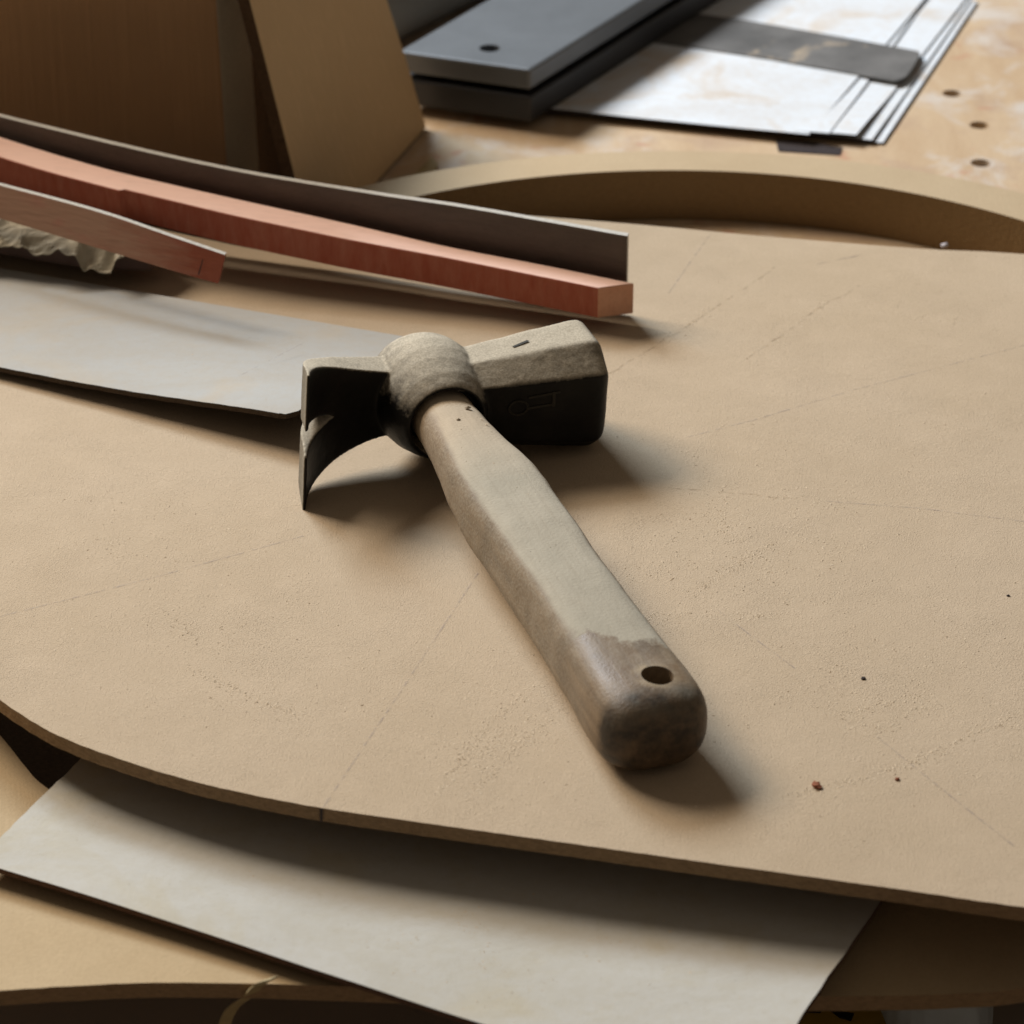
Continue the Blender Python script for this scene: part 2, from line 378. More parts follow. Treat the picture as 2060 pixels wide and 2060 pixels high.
# fibreboard ring behind the board: an arc whose ends run in under it
cx, cy, r0, r1 = .064, .0854, .2085, .2285
vs = []; fs = []; mi = []; NA = 110
for i in range(NA + 1):
    a = math.radians(lerp(-14, 194, i / NA)); c_, s_ = math.cos(a), math.sin(a)
    ro = r1 + .006 * sstep(1.6, .3, a)
    vs += [(cx + r0 * c_, cy + r0 * s_, -.0046), (cx + ro * c_, cy + ro * s_, -.0046), (cx + ro * c_, cy + ro * s_, ZB + .0003), (cx + r0 * c_, cy + r0 * s_, ZB + .0003)]
for i in range(NA):
    for k in range(4):
        fs.append((4 * i + k, 4 * i + (k + 1) % 4, 4 * i + 4 + (k + 1) % 4, 4 * i + 4 + k)); mi.append([0, 1, 1, 1][k])
fs += [(0, 1, 2, 3), tuple(4 * NA + k for k in (3, 2, 1, 0))]; mi += [1, 1]
link('fibreboard_ring', mesh('ring', vs, fs, mi), [M['ring'], M['ring_wall']], None, 'thick curved fibreboard ring lying behind the board', 'ring')

front = [at(*p) for p in [(-160, 1268), (-70, 1353), (0, 1408), (83, 1462), (166, 1500), (290, 1543), (414, 1578), (538, 1605), (646, 1625), (800, 1648), (1050, 1683), (1300, 1718), (1457, 1740), (1654, 1767), (1851, 1795), (2060, 1825), (2300, 1850)]]
fpts = spline(front, 14)
for i, p in enumerate(fpts):
    p.y += .00022 * noise.noise(p * 300) + .0004 * max(0, noise.noise(p * 90 + V((3, 1, 0))) - .35)
rest = [V((.30, -.17, 0)), V((.38, 0, 0)), V((.35, .12, 0)), V((.30, .181, 0))] + [at(*p) for p in [(2060, 511), (1851, 500), (1536, 475), (1300, 453), (1026, 431)]] + [V((-.10, .257, 0)), V((-.20, .268, 0)), V((-.29, .25, 0)), V((-.33, .17, 0)), V((-.29, .04, 0)), V((-.235, -.035, 0))]
pts = fpts + spline(rest, 6)
board = link('large_board', prism(pts, -.0045, 0), [M['board'], M['board_edge']], None, 'large tan dusty fibreboard with curved front edge carrying the hammer', 'board')
def line(pxs, width, mat, name, z=.00012, parent=board, wob=0.0, zf=None):
    P = []
    for a, b in zip(pxs[:-1], pxs[1:]):
        k = max(2, int(math.hypot(b[0] - a[0], b[1] - a[1]) / 12))
        for i in range(k): P.append((lerp(a[0], b[0], i / k), lerp(a[1], b[1], i / k)))
    P.append(pxs[-1])
    Q = [at(*p, z) for p in P]
    vs = []
    for i, q in enumerate(Q):
        t = (Q[min(i + 1, len(Q) - 1)] - Q[max(i - 1, 0)]).normalized(); nrm = V((-t.y, t.x, 0))
        q = q + nrm * (wob * noise.noise(q * 160))
        if zf: q.z = zf(q)
        vs += [q + nrm * width / 2, q - nrm * width / 2]
    return link(name, mesh(name, vs, [(2 * i, 2 * i + 1, 2 * i + 3, 2 * i + 2) for i in range(len(Q) - 1)]), mat, parent)
for pxs in ([(962, 1152), (800, 1400), (650, 1624)], [(0, 1240), (300, 1164), (610, 1078)], [(1380, 880), (1522, 843), (1721, 783), (2070, 692)], [(1660, 1008), (1850, 1022), (2070, 1050)], [(1445, 1228), (1510, 1278), (1600, 1345)], [(1764, 1482), (1850, 1551), (1918, 1606), (2040, 1702)], [(1430, 470), (1390, 525), (1345, 590)], [(1700, 520), (1735, 512), (1640, 532)]):
    line(pxs, .0006, M['pencil'], 'pencil_line')
for pxs in ([(1200, 768), (1330, 688), (1420, 632), (1560, 538)], [(1500, 722), (1600, 655), (1660, 612), (1730, 575)], [(1320, 978), (1480, 992), (1600, 1002)]):
    line(pxs, .0008, M['scratch'], 'scratch', .00013, board, .0012)
mk = at(646, 1637, -.003)
link('pencil_tick', mesh('tick', [at(643, 1625, .0002) + V((0, -.0004, 0)), at(650, 1625, .0002) + V((0, -.0004, 0)), at(649, 1649, -.0044) + V((0, -.0012, 0)), at(644, 1649, -.0044) + V((0, -.0012, 0))], [(0, 1, 2, 3)]), M['speck'], board)

# ---------------------------------------------------------------- hammer
ham = bpy.data.objects.new('claw_hammer', None); COL.objects.link(ham)
ham['label'] = 'dusty claw hammer with worn wooden handle lying on the board'; ham['category'] = 'hammer'
HY, HP, HR = .3475, .0509, .0481
Rm = Matrix.Rotation(HY, 4, 'Z') @ Matrix.Rotation(HP, 4, 'X') @ Matrix.Rotation(HR, 4, 'Y')
ham.matrix_world = Matrix.Translation((-.0273, .0367, .0232)) @ Rm
hv, hf = [], []
def add(vs, fs):
    o = len(hv); hv.extend(V(v) for v in vs); hf.extend(tuple(i + o for i in f) for f in fs)
def loft(secs):
    k = len(secs[0]); vs = [v for s in secs for v in s]; fs = []
    for i in range(len(secs) - 1):
        for j in range(k): fs.append((i * k + j, i * k + (j + 1) % k, (i + 1) * k + (j + 1) % k, (i + 1) * k + j))
    fs += [tuple(range(k))[::-1], tuple(range((len(secs) - 1) * k, len(secs) * k))]
    return vs, fs
def octo(x, ft, fz, Hy, Hz):
    x = x if x < .015 else .015 + (x - .015) * 1.05
    return [V((x, y, z)) for y, z in [(-ft, Hz), (ft, Hz), (Hy, fz), (Hy, -fz * 1.25), (ft * 1.5, -Hz * 1.03), (-ft * 1.5, -Hz * 1.03), (-Hy, -fz * 1.25), (-Hy, fz)]]
add(*loft([octo(.000, .0050, .0080, .0128, .0128), octo(.0135, .0056, .0090, .0143, .0143), octo(.022, .0062, .0095, .0154, .0154), octo(.037, .0071, .0104, .0171, .0173), octo(.0500, .0078, .0111, .0182, .0187), octo(.0522, .0078, .0110, .0182, .0187), octo(.0542, .0074, .0102, .0170, .0175), octo(.0556, .0062, .0088, .0145, .0148), octo(.0562, .0045, .0065, .0105, .0110)]))
prof = [(-.0100, .0001), (-.0100, .0121), (-.0178, .0122), (-.0183, .0127), (-.0180, .0134), (-.0166, .0143), (-.0125, .0162), (-.006, .0182), (.000, .0192), (.006, .0192), (.0120, .0180), (.0160, .0159), (.0190, .0127), (.0207, .0082), (.0214, .0001)]
NS = 56
add(*loft([[V((r * math.cos(2 * math.pi * k / NS), y, r * math.sin(2 * math.pi * k / NS))) for k in range(NS)] for y, r in prof]))
P0, P1, P2 = V((-.006, .0035, 0)), V((-.0440, .0065, 0)), V((-.0508, -.0205, 0))
for sgn in (1, -1):
    secs = []
    for i in range(25):
        t = i / 24
        c = P0 * (1 - t) ** 2 + P1 * 2 * t * (1 - t) + P2 * t * t
        tg = ((P1 - P0) * (1 - t) + (P2 - P1) * t).normalized(); nm = V((tg.y, -tg.x, 0))   # towards the back (convex side)
        if nm.y < 0 and t < .5: nm = -nm
        th = lerp(.0120, .0048, t ** .9)
        zo = lerp(.0115, .0258, sstep(.05, 1.0, t) * .45 + .55 * t); zi = -.003 if t < .36 else lerp(-.003, .0042, ((t - .36) / .64) ** .6)
        # bevelled inside wall of the nail slot
        ins = c - nm * th * .5; back = ins + nm * th * lerp(1, .22, sstep(.62, 1, t))
        secs.append([ins + V((0, 0, sgn * (zi + .0010 * sstep(.3, .9, t)))), back + V((0, 0, sgn * zi)), back + V((0, 0, sgn * zo)), ins + V((0, 0, sgn * (zo - .0006)))])
    add(*loft(secs))
me = mesh('head', hv, hf)
ho = bpy.data.objects.new('tmp', me); COL.objects.link(ho)
m_ = ho.modifiers.new('r', 'REMESH'); m_.mode = 'VOXEL'; m_.voxel_size = .00045; m_.use_smooth_shade = True
m_ = ho.modifiers.new('s', 'SMOOTH'); m_.factor = .5; m_.iterations = 9
hm = applied(ho); bpy.data.objects.remove(ho); hm.materials.clear()
bm = bmesh.new(); bm.from_mesh(hm)
for _ in range(14): bmesh.ops.smooth_vert(bm, verts=[v for v in bm.verts if v.co.x > .021], factor=.5, use_axis_x=True, use_axis_y=True, use_axis_z=True)
bm.to_mesh(hm); bm.free(); hm.polygons.foreach_set('use_smooth', [True] * len(hm.polygons))
# forged unevenness
hn = [v.normal.copy() for v in hm.vertices]
for v, nn in zip(hm.vertices, hn):
    v.co += nn * (.00014 * noise.noise(v.co * 130) + .00004 * noise.noise(v.co * 600))
head = link('head', hm, M['hammer_steel'], ham)
# stamped mark on the flat side of the poll
def stroke(pts, r, z=None):
    o = []; 
    for a, b in zip(pts[:-1], pts[1:]):
        a, b = V(a), V(b); t = (b - a).normalized(); s = V((-t.z, 0, t.x)) * r; e = t * r * .6; d = V((0, -.00025, 0))
        k = len(o); o.append([a - s - e, a + s - e, b + s + e, b - s + e])
    return o
def fy(x): return -(interp([.0135, .020, .035, .049], [.0143, .0152, .0169, .0181], x)) - .00030
strokes = []
ring_ = [(.0255 + .0032 * math.cos(2 * math.pi * k / 14), 0, .0012 + .0026 * math.sin(2 * math.pi * k / 14)) for k in range(15)]
for a, b in zip(ring_[:-1], ring_[1:]): strokes += stroke([a, b], .00035)
strokes += stroke([(.0288, 0, .0008), (.0375, 0, .0018)], .0004) + stroke([(.0290, 0, .0048), (.0392, 0, .0062)], .00035) + stroke([(.0372, 0, .0062), (.0374, 0, .0012)], .0005)
vs, fs = [], []
for q in strokes:
    o = len(vs)
    for p in q: vs.append(V((p.x, fy(p.x), p.z)))
    for p in q: vs.append(V((p.x, fy(p.x) + .0012, p.z)))
    fs += [(o, o + 1, o + 2, o + 3), (o + 4, o + 5, o + 6, o + 7)] + [(o + k, o + (k + 1) % 4, o + 4 + (k + 1) % 4, o + 4 + k) for k in range(4)]
link('stamped_mark', mesh('mark', vs, fs), M['stamp'], ham)
nk = [(.0275, -.0012), (.0335, .0006), (.0340, -.0004), (.0280, -.0020)]
link('nick', mesh('nick', [V((x, y, interp([.0135, .020, .035, .049], [.0143, .0151, .0171, .0186], x) + .00018)) for x, y in nk], [(0, 1, 2, 3)]), M['stamp'], ham)
# handle
HS = [(-.006, .0100, .0098, 2.2), (-.020, .0104, .0101, 2.2), (-.032, .0111, .0104, 2.4), (-.045, .0123, .0108, 2.8), (-.058, .0136, .0113, 3.4), (-.075, .0143, .0117, 3.9), (-.100, .0140, .0118, 4.0), (-.125, .0137, .0120, 4.0), (-.150, .0139, .0124, 3.9), (-.168, .0148, .0128, 3.7), (-.182, .0159, .0131, 3.4), (-.192, .0163, .0130, 3.2), (-.1975, .0161, .0126, 3.0), (-.2015, .0150, .0116, 2.8), (-.2040, .0130, .0098, 2.6), (-.2052, .0100, .0074, 2.5)]
ys = [h[0] for h in HS][::-1]
def sect(y):
    g = lambda k: interp(ys, [h[k] for h in HS][::-1], y)
    a, b, e = g(1), g(2), g(3); out = []
    for k in range(48):
        th = 2 * math.pi * k / 48; c_, s_ = math.cos(th), math.sin(th)
        out.append(V((a * math.copysign(abs(c_) ** (2 / e), c_), y, b * math.copysign(abs(s_) ** (2 / e), s_))))
    return out
yy = []
for a, b in zip(HS[:-1], HS[1:]):
    k = max(1, int(abs(b[0] - a[0]) / .0035))
    yy += [lerp(a[0], b[0], i / k) for i in range(k)]
yy.append(HS[-1][0])
hmesh = mesh('handle', *loft([sect(y) for y in yy]))
# smooth kinks along the handle, then drill the hanging hole
to = bpy.data.objects.new('tmp', hmesh); COL.objects.link(to); m_ = to.modifiers.new('s', 'SUBSURF'); m_.levels = 1; m_.render_levels = 1
hmesh = applied(to); bpy.data.objects.remove(to)
hn = [v.normal.copy() for v in hmesh.vertices]
for v, nn in zip(hmesh.vertices, hn):
    v.co += V((1, 0, 1)) * (.00035 * noise.noise(v.co * 45)) + nn * (.00015 * noise.noise(v.co * 220))
hmesh = cut(hmesh, [cyl((.0027, -.1912), .0047, -.03, .03, 36)])
hmesh.polygons.foreach_set('use_smooth', [True] * len(hmesh.polygons))
if hasattr(hmesh, 'set_sharp_from_angle'): hmesh.set_sharp_from_angle(angle=math.radians(50))
handle = link('handle', hmesh, M['handle'], ham)
for x, y, r in [(.0035, -.0268, .0009), (-.0022, -.0338, .0006)]:
    b_ = mesh('pit', [(x + r * 1.3 * math.cos(k * .785), y + r * math.sin(k * .785), .0101 + (.0 if y > -.03 else .0002)) for k in range(8)] + [(x, y, .0107)], [(k, (k + 1) % 8, 8) for k in range(8)])
    link('wood_plug', b_, plain('plug', (.30, .235, .16)), handle)

rb = random.Random(5); bv, bf = [], []
for _ in range(34):
    y = rb.uniform(-.165, -.03); x = rb.gauss(.001, .0055); e = interp(ys, [h[3] for h in HS][::-1], y); a_ = interp(ys, [h[1] for h in HS][::-1], y); b__ = interp(ys, [h[2] for h in HS][::-1], y)
    if abs(x) > a_ * .75: continue
    z = b__ * (1 - (abs(x) / a_) ** e) ** (1 / e) + .00005; r = rb.choice([.0002, .00025, .0003, .0006]); k = len(bv); an = rb.random() * 3
    for q in range(5): bv.append((x + r * math.cos(an + q * 1.257), y + .6 * r * math.sin(an + q * 1.257), z))
    bv.append((x, y, z + r * .22)); bf += [(k + q, k + (q + 1) % 5, k + 5) for q in range(5)]
link('sawdust_bits', mesh('bits', bv, bf), M['dust_grain'], handle)['kind'] = 'stuff'

# ---------------------------------------------------------------- white faced sheet on the board, left
def usheet(u, v):
    fl_, fr = at(-220, 694, .003), at(586, 844, .0115); rl, rr = at(-220, 500, .004), at(856, 684, .0045)
    p = lerp(lerp(fl_, fr, u), lerp(rl, rr, u), v)
    p.z = lerp(lerp(.0030, .0125, sstep(.1, 1.05, u)), lerp(.0035, .0045, u), sstep(0, 1, v)) + .0008 * math.sin(u * 7) * (1 - v)
    if v == 0: p.y += .00025 * noise.noise(p * 250); 
    if u > .985 and v < .02: p.x -= .002; p.y += .0012
    return p
us = link('white_hardboard_sheet', sheet(usheet, 70, 20, .0019), [M['white_a'], M['hard_edge']], None, 'thin white faced hardboard sheet with lifted corner beside the hammer claw', 'sheet')
def uz(q):
    return .0030 + .0085 * sstep(-.16, -.075, q.x) * max(0, 1 - (q.y - .03) / .09) + .0026
line([(395, 800), (480, 757), (610, 690)], .0005, M['pencil'], 'pencil_line', .009, us, 0, None)

# ---------------------------------------------------------------- bent strip and red bars
XB = [-180, 0, 93, 233, 466, 699, 900, 1080, 1276]
YBk = [216, 275, 305, 345, 398, 449, 496, 530, 570]
ZBt = [.0240, .0222, .0212, .0195, .0155, .0115, .0085, .0068, .0045]
XF = [-180, 0, 93, 246, 466, 699, 900, 1060, 1205]
YF = [252, 311, 340, 380, 433, 482, 519, 551, 580]
A_, B_, C_, D_ = [], [], [], []
samp = [-180 + k * 20 for k in range(70)] + [1203]
samp = sorted(set([s for s in samp if s < 1200] + [240, 252, 1203]))
for x in samp:
    t = (x + 180) / 1385
    xb = x + 73 * sstep(.70, 1.0, t)
    zt = smooth(XB, ZBt, x)
    f = at(x, smooth(XF, YF, x) + (5 * sstep(252, 240, x)), zt + .012); b = at(xb, smooth(XB, YBk, xb), smooth(XB, ZBt, xb) + .012)
    A_.append(f); B_.append(b); C_.append(b - V((0, 0, .012))); D_.append(f - V((0, -.0003, .012)))
bar = slab(A_, B_, C_, D_)
link('red_curved_bar', bevel(bar, .0003, 1, 60), [M['pink_top'], M['red_face'], M['red_face'], M['red_end']], None, 'long red bar with pale pink top face lying before the upright strip', 'wooden bar')
XS = [-180, 0, 93, 233, 373, 512, 652, 792, 900, 990, 1262]
YS = [186, 235, 258, 292, 324, 352, 375, 397, 412, 427, 475]
A_, B_, C_, D_ = [], [], [], []
for k in range(75):
    x = lerp(-180, 1262, k / 74)
    bk = at(x, smooth(XB, YBk, x), smooth(XB, ZBt, x) + .012)
    p = at_y(x, smooth(XS, YS, x), bk.y + .0055)
    p = V((p.x, p.y + .00015 * noise.noise(p * 200), p.z))
    A_.append(p); B_.append(p + V((.0006, .0026, 0))); h = min(.0305, p.z - .0004); C_.append(p + V((.0006, .0026, -h))); D_.append(p + V((0, 0, -h)))
link('upright_strip', slab(A_, B_, C_, D_), [M['strip_edge'], M['strip_face'], M['strip_face'], M['strip_edge']], None, 'thin bent grey brown strip standing on edge behind the red bar', 'strip')
A_, B_, C_, D_ = [], [], [], []
for k in range(30):
    t = k / 29; x = lerp(-120, 452, t)
    zb_ = lerp(.0255, .0205, t)
    bot = at(x - 14, smooth([-120, 26, 181, 362, 440], [400, 443, 490, 545, 567], x), zb_)
    p = at_y(x, smooth([-120, 0, 130, 225, 326, 453], [341, 373, 407, 434, 470, 513], x), bot.y + .0016)
    A_.append(p); B_.append(p + V((.0005, .0016, .0002))); C_.append(bot + V((.0005, .0016, 0))); D_.append(bot)
b2 = link('short_red_strip', slab(A_, B_, C_, D_), [M['strip_edge'], M['bar2'], M['bar2'], M['bar2']], None, 'short worn red strip with square end lying below the longer red bar', 'strip')
# pencil tick near its end
i = 27; a0, d0 = A_[i], D_[i]
tk = [lerp(d0, a0, .12), lerp(d0, a0, .62)]
link('pencil_tick', mesh('tick', [tk[0] + V((-.0004, -.0003, 0)), tk[0] + V((.0001, -.0003, 0)), tk[1] + V((.0003, -.0003, 0)), tk[1] + V((0, -.0003, 0))], [(0, 1, 2, 3)]), M['speck'], b2)
# what the short strip rests on: a low dark block with crumpled paper over it
pb = [at(-260, 480, .0065), at(178, 553, .0065), at(300, 556, .0065), at(330, 535, .0065), at(-150, 400, .0065)]
blk = bevel(prism([(p.x, p.y + .004) for p in pb], .0066, .0165), .001, 2, 30)
link('dark_block', blk, [M['block'], M['block']], None, 'low dark brown block under the crumpled paper at the left', 'block')
def ridge(q): return 1 - abs(noise.noise(q)) * 2
def rag(u, v):
    f = lerp(at(-160, 502, .010), at(246, 548, .010), u); b = lerp(at(-160, 400, .020), at(300, 470, .019), u)
    p = lerp(f, b, v)
    e = sstep(.34, .0, v)
    p.z = .0170 + .0022 * ridge(V((u * 7 + v * 2, v * 1.6 - u, 2))) + .0010 * ridge(V((u * 13 - v * 3, v * 4, 6)))
    p.z -= e * (.0030 + .0016 * noise.noise(V((u * 9, 4, 0))) + .0058 * sstep(.77, .82, u) * sstep(.97, .93, u))
    p.x += .0016 * noise.noise(V((u * 8, v * 4, 9))); p.y += .0014 * noise.noise(V((u * 16, v * 3, 3))) - e * .001
    return p
me = sheet(rag, 80, 22, .0004)
link('crumpled_paper', me, [M['rag'], M['rag']], None, 'crumpled cream paper scrap under the short red strip', 'paper')

# ---------------------------------------------------------------- boxes behind
F0 = at(478, 335, ZB + .03); fy_ = .300
ex = V((.985, -.17, 0)); ey = V((.74, .67, 0))
c0 = V((-.1155, fy_, 0))
cor = [c0, c0 + ey * .0165, c0 + ey * .0165 - ex * .36, c0 - ex * .36]
vs = [V((p.x, p.y, ZB + .0004)) for p in cor] + [V((p.x - .004, p.y + .002, ZB + .21)) for p in cor]
boxm = mesh('box', vs, [(0, 1, 2, 3), (4, 5, 6, 7), (0, 1, 5, 4), (1, 2, 6, 5), (2, 3, 7, 6), (3, 0, 4, 7)], [1, 1, 1, 0, 1, 0])
link('brown_box', bevel(boxm, .0012, 2, 40), [M['box'], M['box_side']], None, 'dark brown cardboard box standing upright at the left behind the strips', 'box')
db = [(-.128, .328), (-.086, .328), (-.086, .333), (-.128, .333)]
link('gap_shade_panel', prism(db, ZB + .0004, ZB + .085), [M['bench_side'], M['bench_side']], None, 'dark panel added to darken the gap behind the leaning cardboard', 'board')  # added panel, stands in for the shade between box and cardboard
P1_, P2_ = at(857, 256, ZB + .001), at(722, 405, ZB + .001)
nrm = (P1_ - P2_).cross(V((-.30, .10, 1))).normalized()
fp = [at_plane(x, y, P1_, nrm) for x, y in [(470, -110), (745, -110), (778, 0), (820, 130), (857, 256), (745, 380), (722, 405), (618, 455), (592, 352), (547, 175), (502, 0)]]
if nrm.y > 0: nrm = -nrm
bk = [p - nrm * .005 for p in fp]; n = len(fp)
me = mesh('flap', fp + bk, [tuple(range(n)), tuple(range(2 * n - 1, n - 1, -1))] + [(i, (i + 1) % n, n + (i + 1) % n, n + i) for i in range(n)], [0] + [1] * (n + 1))
link('leaning_cardboard', me, [M['flap'], M['card_edge']], None, 'tan cardboard panel leaning against the dark brown box', 'cardboard')
# loose tan chip beside the cardboard panel
ch = [at(x, y, ZB + .001) for x, y in [(770, 366), (835, 352), (868, 318), (880, 330), (872, 352), (820, 372)]]
link('tan_offcut', prism([(p.x, p.y) for p in ch], ZB + .0003, ZB + .0016), [M['tape'], M['tape']], None, 'small curved tan offcut on the bench below the leaning cardboard', 'offcut')

# ---------------------------------------------------------------- steel block
zt = ZB + .0285; tp = .0095
FRt, FLt, BRt = at(1066, 140, zt), at(800, 103, zt), at(1300, -5, zt)
exv = (FLt - FRt).normalized(); eyv = (BRt - FRt).normalized()
Wd = (FLt - FRt).length; Ld = .30
blk_ = bpy.data.objects.new('steel_clamp_block', None); COL.objects.link(blk_); blk_.location = (FRt.x, FRt.y, zt - .024)
blk_['label'] = 'grey steel double plate block with round hole on the white sheets'; blk_['category'] = 'steel block'
loc = V((FRt.x, FRt.y, zt - .024))
def quad(a, b, c, d): return [FRt + exv * a + eyv * c - loc, FRt + exv * b + eyv * c - loc, FRt + exv * b + eyv * d - loc, FRt + exv * a + eyv * d - loc]
hl = at(985, 97, zt) - loc
top = prism([(p.x, p.y) for p in quad(0, Wd, 0, Ld)], .024 - tp, .024)
nt = quad(Wd * .42, Wd * .60, -.01, .016)
top = cut(bevel(top, .0012, 2, 40), [cyl(hl, .0046, .0, .05)])
link('top_plate', top, M['plate'], blk_)
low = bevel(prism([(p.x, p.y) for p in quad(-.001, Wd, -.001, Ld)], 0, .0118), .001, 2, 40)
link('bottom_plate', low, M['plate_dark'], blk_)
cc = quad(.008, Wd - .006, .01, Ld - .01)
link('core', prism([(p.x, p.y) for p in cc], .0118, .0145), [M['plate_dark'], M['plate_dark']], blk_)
# grey roll behind the block
ax0, ax1 = at(690, 60, ZB), at(1000, -90, ZB)
d = (ax1 - ax0).normalized(); R_ = .024
side = V((-d.y, d.x, 0)); cb = ax0 - d * .03 + V((0, 0, R_)) + side * -.022
vs, fs = [], []
for e in (0, .45):
    for k in range(40):
        a = 2 * math.pi * k / 40; vs.append(cb + d * e + (side * math.cos(a) + V((0, 0, 1)) * math.sin(a)) * R_)
fs = [tuple(range(40)), tuple(range(40, 80))] + [(k, (k + 1) % 40, 40 + (k + 1) % 40, 40 + k) for k in range(40)]
link('grey_roll', mesh('roll', vs, fs, None, False), M['roll'], None, 'grey round roll lying behind the steel block', 'roll')

# ---------------------------------------------------------------- white laminate sheets in a fanned stack
def stack_sheet(k, fr, fl, br, curl, label, z):
    FR, FL, BR = at(*fr, z), at(*fl, z), at(*br, z); BL = FL + (BR - FR)
    def top(u, v):
        p = lerp(lerp(FL, FR, u), lerp(BL, BR, u), v)
        p.z = z + curl * sstep(.75, 1.0, u) * sstep(.35, 0, v) + .0002 * noise.noise(V((u * 4, v * 4, k)))
        return p
    o = link('laminate_sheet', sheet(top, 26, 20, .0007), [M['paper'], M['sheet_edge']], None, label, 'sheet', 'fanned stack of white sheets')
    return o
z0 = ZB + .0012
stack_sheet(1, (1776, 287), (800, 196), (1966, 2), .0, 'lowest white laminate sheet, furthest right in the fanned stack', z0)
stack_sheet(2, (1754, 284), (800, 194), (1957, -6), .0006, 'second lowest white laminate sheet of the fanned stack', z0 + .0008)
stack_sheet(3, (1722, 281), (800, 192), (1950, -12), .0022, 'middle white laminate sheet of the fanned stack', z0 + .0016)
stack_sheet(4, (1668, 275), (800, 190), (1872, -16), .0016, 'second white laminate sheet from the top of the fanned stack', z0 + .0024)
stack_sheet(5, (1627, 272), (800, 187), (1866, -10), .0004, 'topmost white laminate sheet under the steel block and black blade', z0 + .0032)
tip = [at(x, y, z0 - .0006) for x, y in [(1560, 279), (1566, 303), (1690, 311), (1695, 296), (1640, 285)]]
link('dark_offcut', prism([(p.x, p.y) for p in tip], ZB + .0001, ZB + .0004), [M['sheet_edge'], M['sheet_edge']], None, 'small dark offcut poking out below the corner of the white sheets', 'offcut')
zb2 = z0 + .0039
bl = spline([at(x, y, zb2) for x, y in [(1800, 163), (1825, 152), (1850, 112), (1846, 102)]], 4)
bp = [at(1290, 80, zb2), at(1550, 118, zb2)] + bl + [at(1700, 75, zb2), at(1500, 40, zb2), at(1395, 26, zb2), at(1310, 20, zb2)]
link('black_blade', bevel(prism([(p.x, p.y) for p in bp], z0 + .00345, zb2), .0002, 1, 50), M['blade'], None, 'black flat steel blade with tan dust lying across the white sheets', 'blade')

# ---------------------------------------------------------------- under the bench edge
sh = -.16
shelf = link('lower_shelf', prism([(-.6, -.34), (.6, -.34), (.6, .1), (-.6, .1)], sh - .02, sh), [M['floor'], M['floor']], None, 'dim brown lower shelf under the bench edge', 'shelf', None, 'structure')
yb = bpy.data.objects.new('yellow_case', None); COL.objects.link(yb); yb['label'] = 'yellow case with black marks under the board at lower right'; yb['category'] = 'case'
zt2 = sh + .035
yq = [at(1480, 2120, zt2), at(1780, 2120, zt2), at(1812, 2000, zt2), at(1560, 2000, zt2)]
yo = (yq[0] + yq[1]) / 2; yo.z = sh; yb.location = yo
link('body', bevel(prism([(p.x - yo.x, p.y - yo.y) for p in yq], .0005, .035), .003, 3, 40), M['yellow'], yb)
for q in ([(1605, 2022), (1660, 2024), (1650, 2036), (1600, 2034)], [(1675, 2022), (1695, 2034), (1718, 2038), (1712, 2052), (1690, 2046), (1668, 2030)]):
    pp = [at(x, y, zt2 + .0006) - yo for x, y in q]
    link('black_mark', prism([(p.x, p.y) for p in pp], .0351, .0356), [M['black'], M['black']], yb)
bc = at(1878, 2085, sh + .02); bc.z = sh
bm = bmesh.new(); bmesh.ops.create_icosphere(bm, subdivisions=5, radius=1)
for v in bm.verts:
    c = v.co.copy(); k = 1 + .10 * noise.noise(c * 1.6) + .05 * abs(noise.noise(V((c.x * 5, c.y * 5, c.z * 1.2))))
    v.co = V((c.x * .0185 * k, c.y * .03 * k, .0335 + c.z * .036 * k if c.z > -.8 else .003))
me = bpy.data.meshes.new('bag'); bm.to_mesh(me); bm.free(); me.polygons.foreach_set('use_smooth', [True] * len(me.polygons))
bg = link('plastic_bag', me, M['bag'], None, 'blue grey plastic bag under the board at lower right', 'bag'); bg.location = bc
# tape tongue hanging from the lower board
tp_ = spline([at(545, 1970, -.0224 + .0009), at(520, 1984, -.0224 + .0009), at(500, 2006, -.0228 - .006), at(468, 2030, -.0228 - .016), at(452, 2062, -.0228 - .026), at(446, 2100, -.0228 - .036)], 6)
vs = []
for i, p in enumerate(tp_):
    wv = V((.0018, .0008, 0)); vs += [p - wv, p + wv, p + wv + V((0, .0004, .0003)), p - wv + V((0, .0004, .0003))]
fs = []
for i in range(len(tp_) - 1):
    for k in range(4): fs.append((4 * i + k, 4 * i + (k + 1) % 4, 4 * i + 4 + (k + 1) % 4, 4 * i + 4 + k))
fs += [(0, 1, 2, 3), tuple(4 * (len(tp_) - 1) + k for k in (3, 2, 1, 0))]
link('tape_strip', mesh('tape', vs, fs), M['tape'], None, 'narrow tan tape strip curling down from the lowest board', 'tape')

# ---------------------------------------------------------------- sawdust and crumbs
gv, gf = [], []
OCT = [V((1, 0, 0)), V((0, 1, 0)), V((-1, 0, 0)), V((0, -1, 0)), V((0, 0, 1))]
def grain(p, r):
    a = random.random() * 6.28; c_, s_ = math.cos(a), math.sin(a); k = len(gv); e = random.uniform(.5, 1.0); h = random.uniform(.22, .46)
    for q in OCT:
        x, y = q.x * r * random.uniform(.7, 1.3), q.y * r * e
        gv.append((p.x + x * c_ - y * s_, p.y + x * s_ + y * c_, p.z + q.z * r * h))
    gf.extend([(k, k + 1, k + 4), (k + 1, k + 2, k + 4), (k + 2, k + 3, k + 4), (k + 3, k, k + 4)])
FX = [-160, 0, 83, 166, 290, 414, 538, 646, 800, 1050, 1300, 1457, 1654, 1851, 2060, 2300]; FY = [1268, 1408, 1462, 1500, 1543, 1578, 1605, 1625, 1648, 1683, 1718, 1740, 1767, 1795, 1825, 1850]
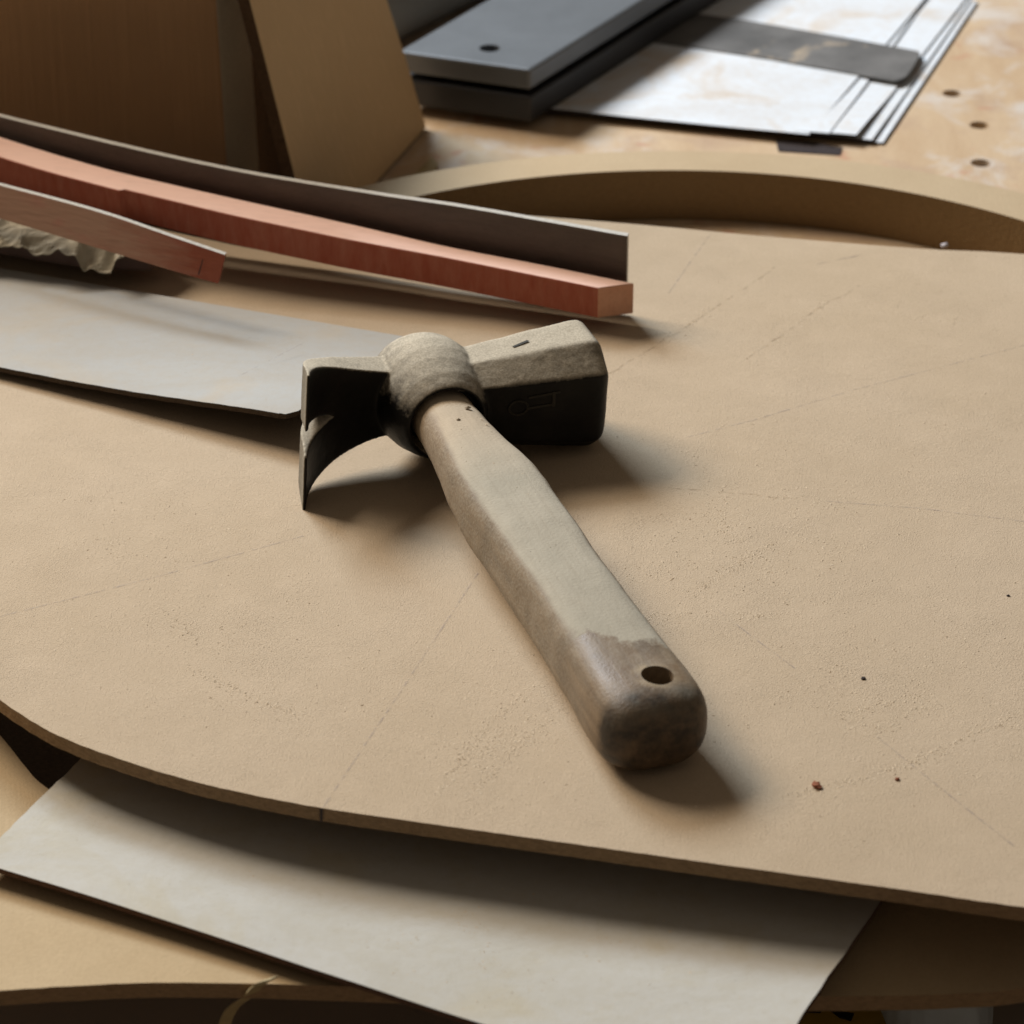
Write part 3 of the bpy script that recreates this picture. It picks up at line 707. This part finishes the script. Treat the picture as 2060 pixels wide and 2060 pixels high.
def on_board(x, y): return y < interp(FX, FY, x) - 6
clusters = [(1480, 1080, 150, 60, 1500), (1560, 1150, 160, 55, 1300), (1400, 1160, 70, 50, 500), (1330, 1230, 45, 40, 300), (1060, 1440, 75, 70, 900), (960, 1560, 50, 60, 450), (1010, 1500, 60, 60, 500), (300, 1040, 110, 45, 700), (240, 1080, 60, 30, 200), (400, 1230, 160, 70, 900), (600, 1400, 180, 60, 700), (1850, 1500, 150, 70, 900), (1750, 1420, 120, 40, 600), (1650, 1330, 180, 90, 800), (1900, 1300, 120, 60, 500), (1500, 950, 160, 45, 500), (1900, 850, 150, 60, 400), (1400, 1700, 200, 40, 250), (1250, 1120, 60, 60, 250)]
for x, y, sx, sy, n in clusters:
    for _ in range(int(n * 2.2)):
        px, py = random.gauss(x, sx), random.gauss(y, sy)
        p = at(px, py)
        if not on_board(px, py): continue
        if noise.noise(p * 55) + .55 * noise.noise(p * 190) < random.uniform(-.25, .35): continue
        grain(p, min(.0006, random.lognormvariate(math.log(.00022), .45)))
for _ in range(3500):
    px, py = random.uniform(-50, 2110), random.uniform(560, 1780)
    if on_board(px, py): grain(at(px, py), min(.0005, random.lognormvariate(math.log(.00014), .4)))
for tr in ([(1580, 1602), (1700, 1575), (1850, 1530), (1950, 1480), (2070, 1430)], [(1700, 1440), (1800, 1410), (1875, 1400)], [(1745, 1480), (1800, 1450), (1870, 1420)], [(1400, 1190), (1490, 1125), (1560, 1095)], [(1480, 1242), (1570, 1240)], [(380, 1345), (520, 1410), (620, 1440)], [(330, 1230), (400, 1290)], [(1330, 688), (1430, 625)], [(1600, 655), (1670, 608)], [(1450, 975), (1455, 1080)], [(880, 1600), (960, 1480), (1050, 1400)], [(940, 1610), (1040, 1500), (1120, 1440)], [(1830, 640), (1950, 650)]):
    for a, b in zip(tr[:-1], tr[1:]):
        L_ = math.hypot(b[0] - a[0], b[1] - a[1])
        for _ in range(int(L_ * 1.6)):
            t = random.random(); grain(at(lerp(a[0], b[0], t) + random.gauss(0, 9), lerp(a[1], b[1], t) + random.gauss(0, 5)), min(.0006, random.lognormvariate(math.log(.00026), .45)))
for _ in range(1300):
    u, v = random.gauss(.66, .10), random.gauss(.28, .14)
    if .03 < u < .97 and .03 < v < .97 and noise.noise(V((u * 18, v * 9, 5))) > random.uniform(-.1, .35): grain(card_top(u, v), min(.0005, random.lognormvariate(math.log(.00018), .4)))
for _ in range(160):
    u, v = random.uniform(.3, .97), random.uniform(.1, .8)
    grain(usheet(u, v), min(.0004, random.lognormvariate(math.log(.00014), .4)))
gm = bpy.data.meshes.new('dust'); gm.from_pydata(gv, [], gf)
link('sawdust', gm, M['dust_grain'], None, 'fine tan sawdust scattered over the large board and white sheets', 'sawdust', None, 'stuff')
# crumbs
def crumb(px, py, r, mat, name, label, cat, seed):
    bm = bmesh.new(); bmesh.ops.create_icosphere(bm, subdivisions=2, radius=1); c = at(px, py)
    for v in bm.verts:
        k = 1 + .5 * noise.noise(v.co * 1.4 + V((seed, 0, 0))); v.co = V((v.co.x * r * k, v.co.y * r * .8 * k, (v.co.z + .75) * r * .45 * k))
    me = bpy.data.meshes.new(name); bm.to_mesh(me); bm.free()
    o = link(name, me, mat, None, label, cat); o.location = c; o.rotation_euler = (0, 0, seed)
crumb(1643, 1583, .0017, M['chip'], 'wood_chip', 'small red wood chip on the board near the handle end', 'wood chip', 2.1)
crumb(1805, 1569, .0008, M['chip'], 'wood_chip', 'tiny red brown chip right of the larger red chip', 'wood chip', .6)
crumb(1737, 1366, .0008, M['speck'], 'dark_crumb', 'tiny dark crumb on the board right of the handle end', 'crumb', 1.3)
crumb(2028, 1199, .0006, M['speck'], 'dark_crumb', 'tiny dark crumb near the right edge of the board', 'crumb', 3.0)
crumb(1900, 496, .0018, plain('lilac_bit', (.50, .46, .48)), 'paper_crumb', 'small pale crumb on the back edge of the board', 'crumb', 4.0)
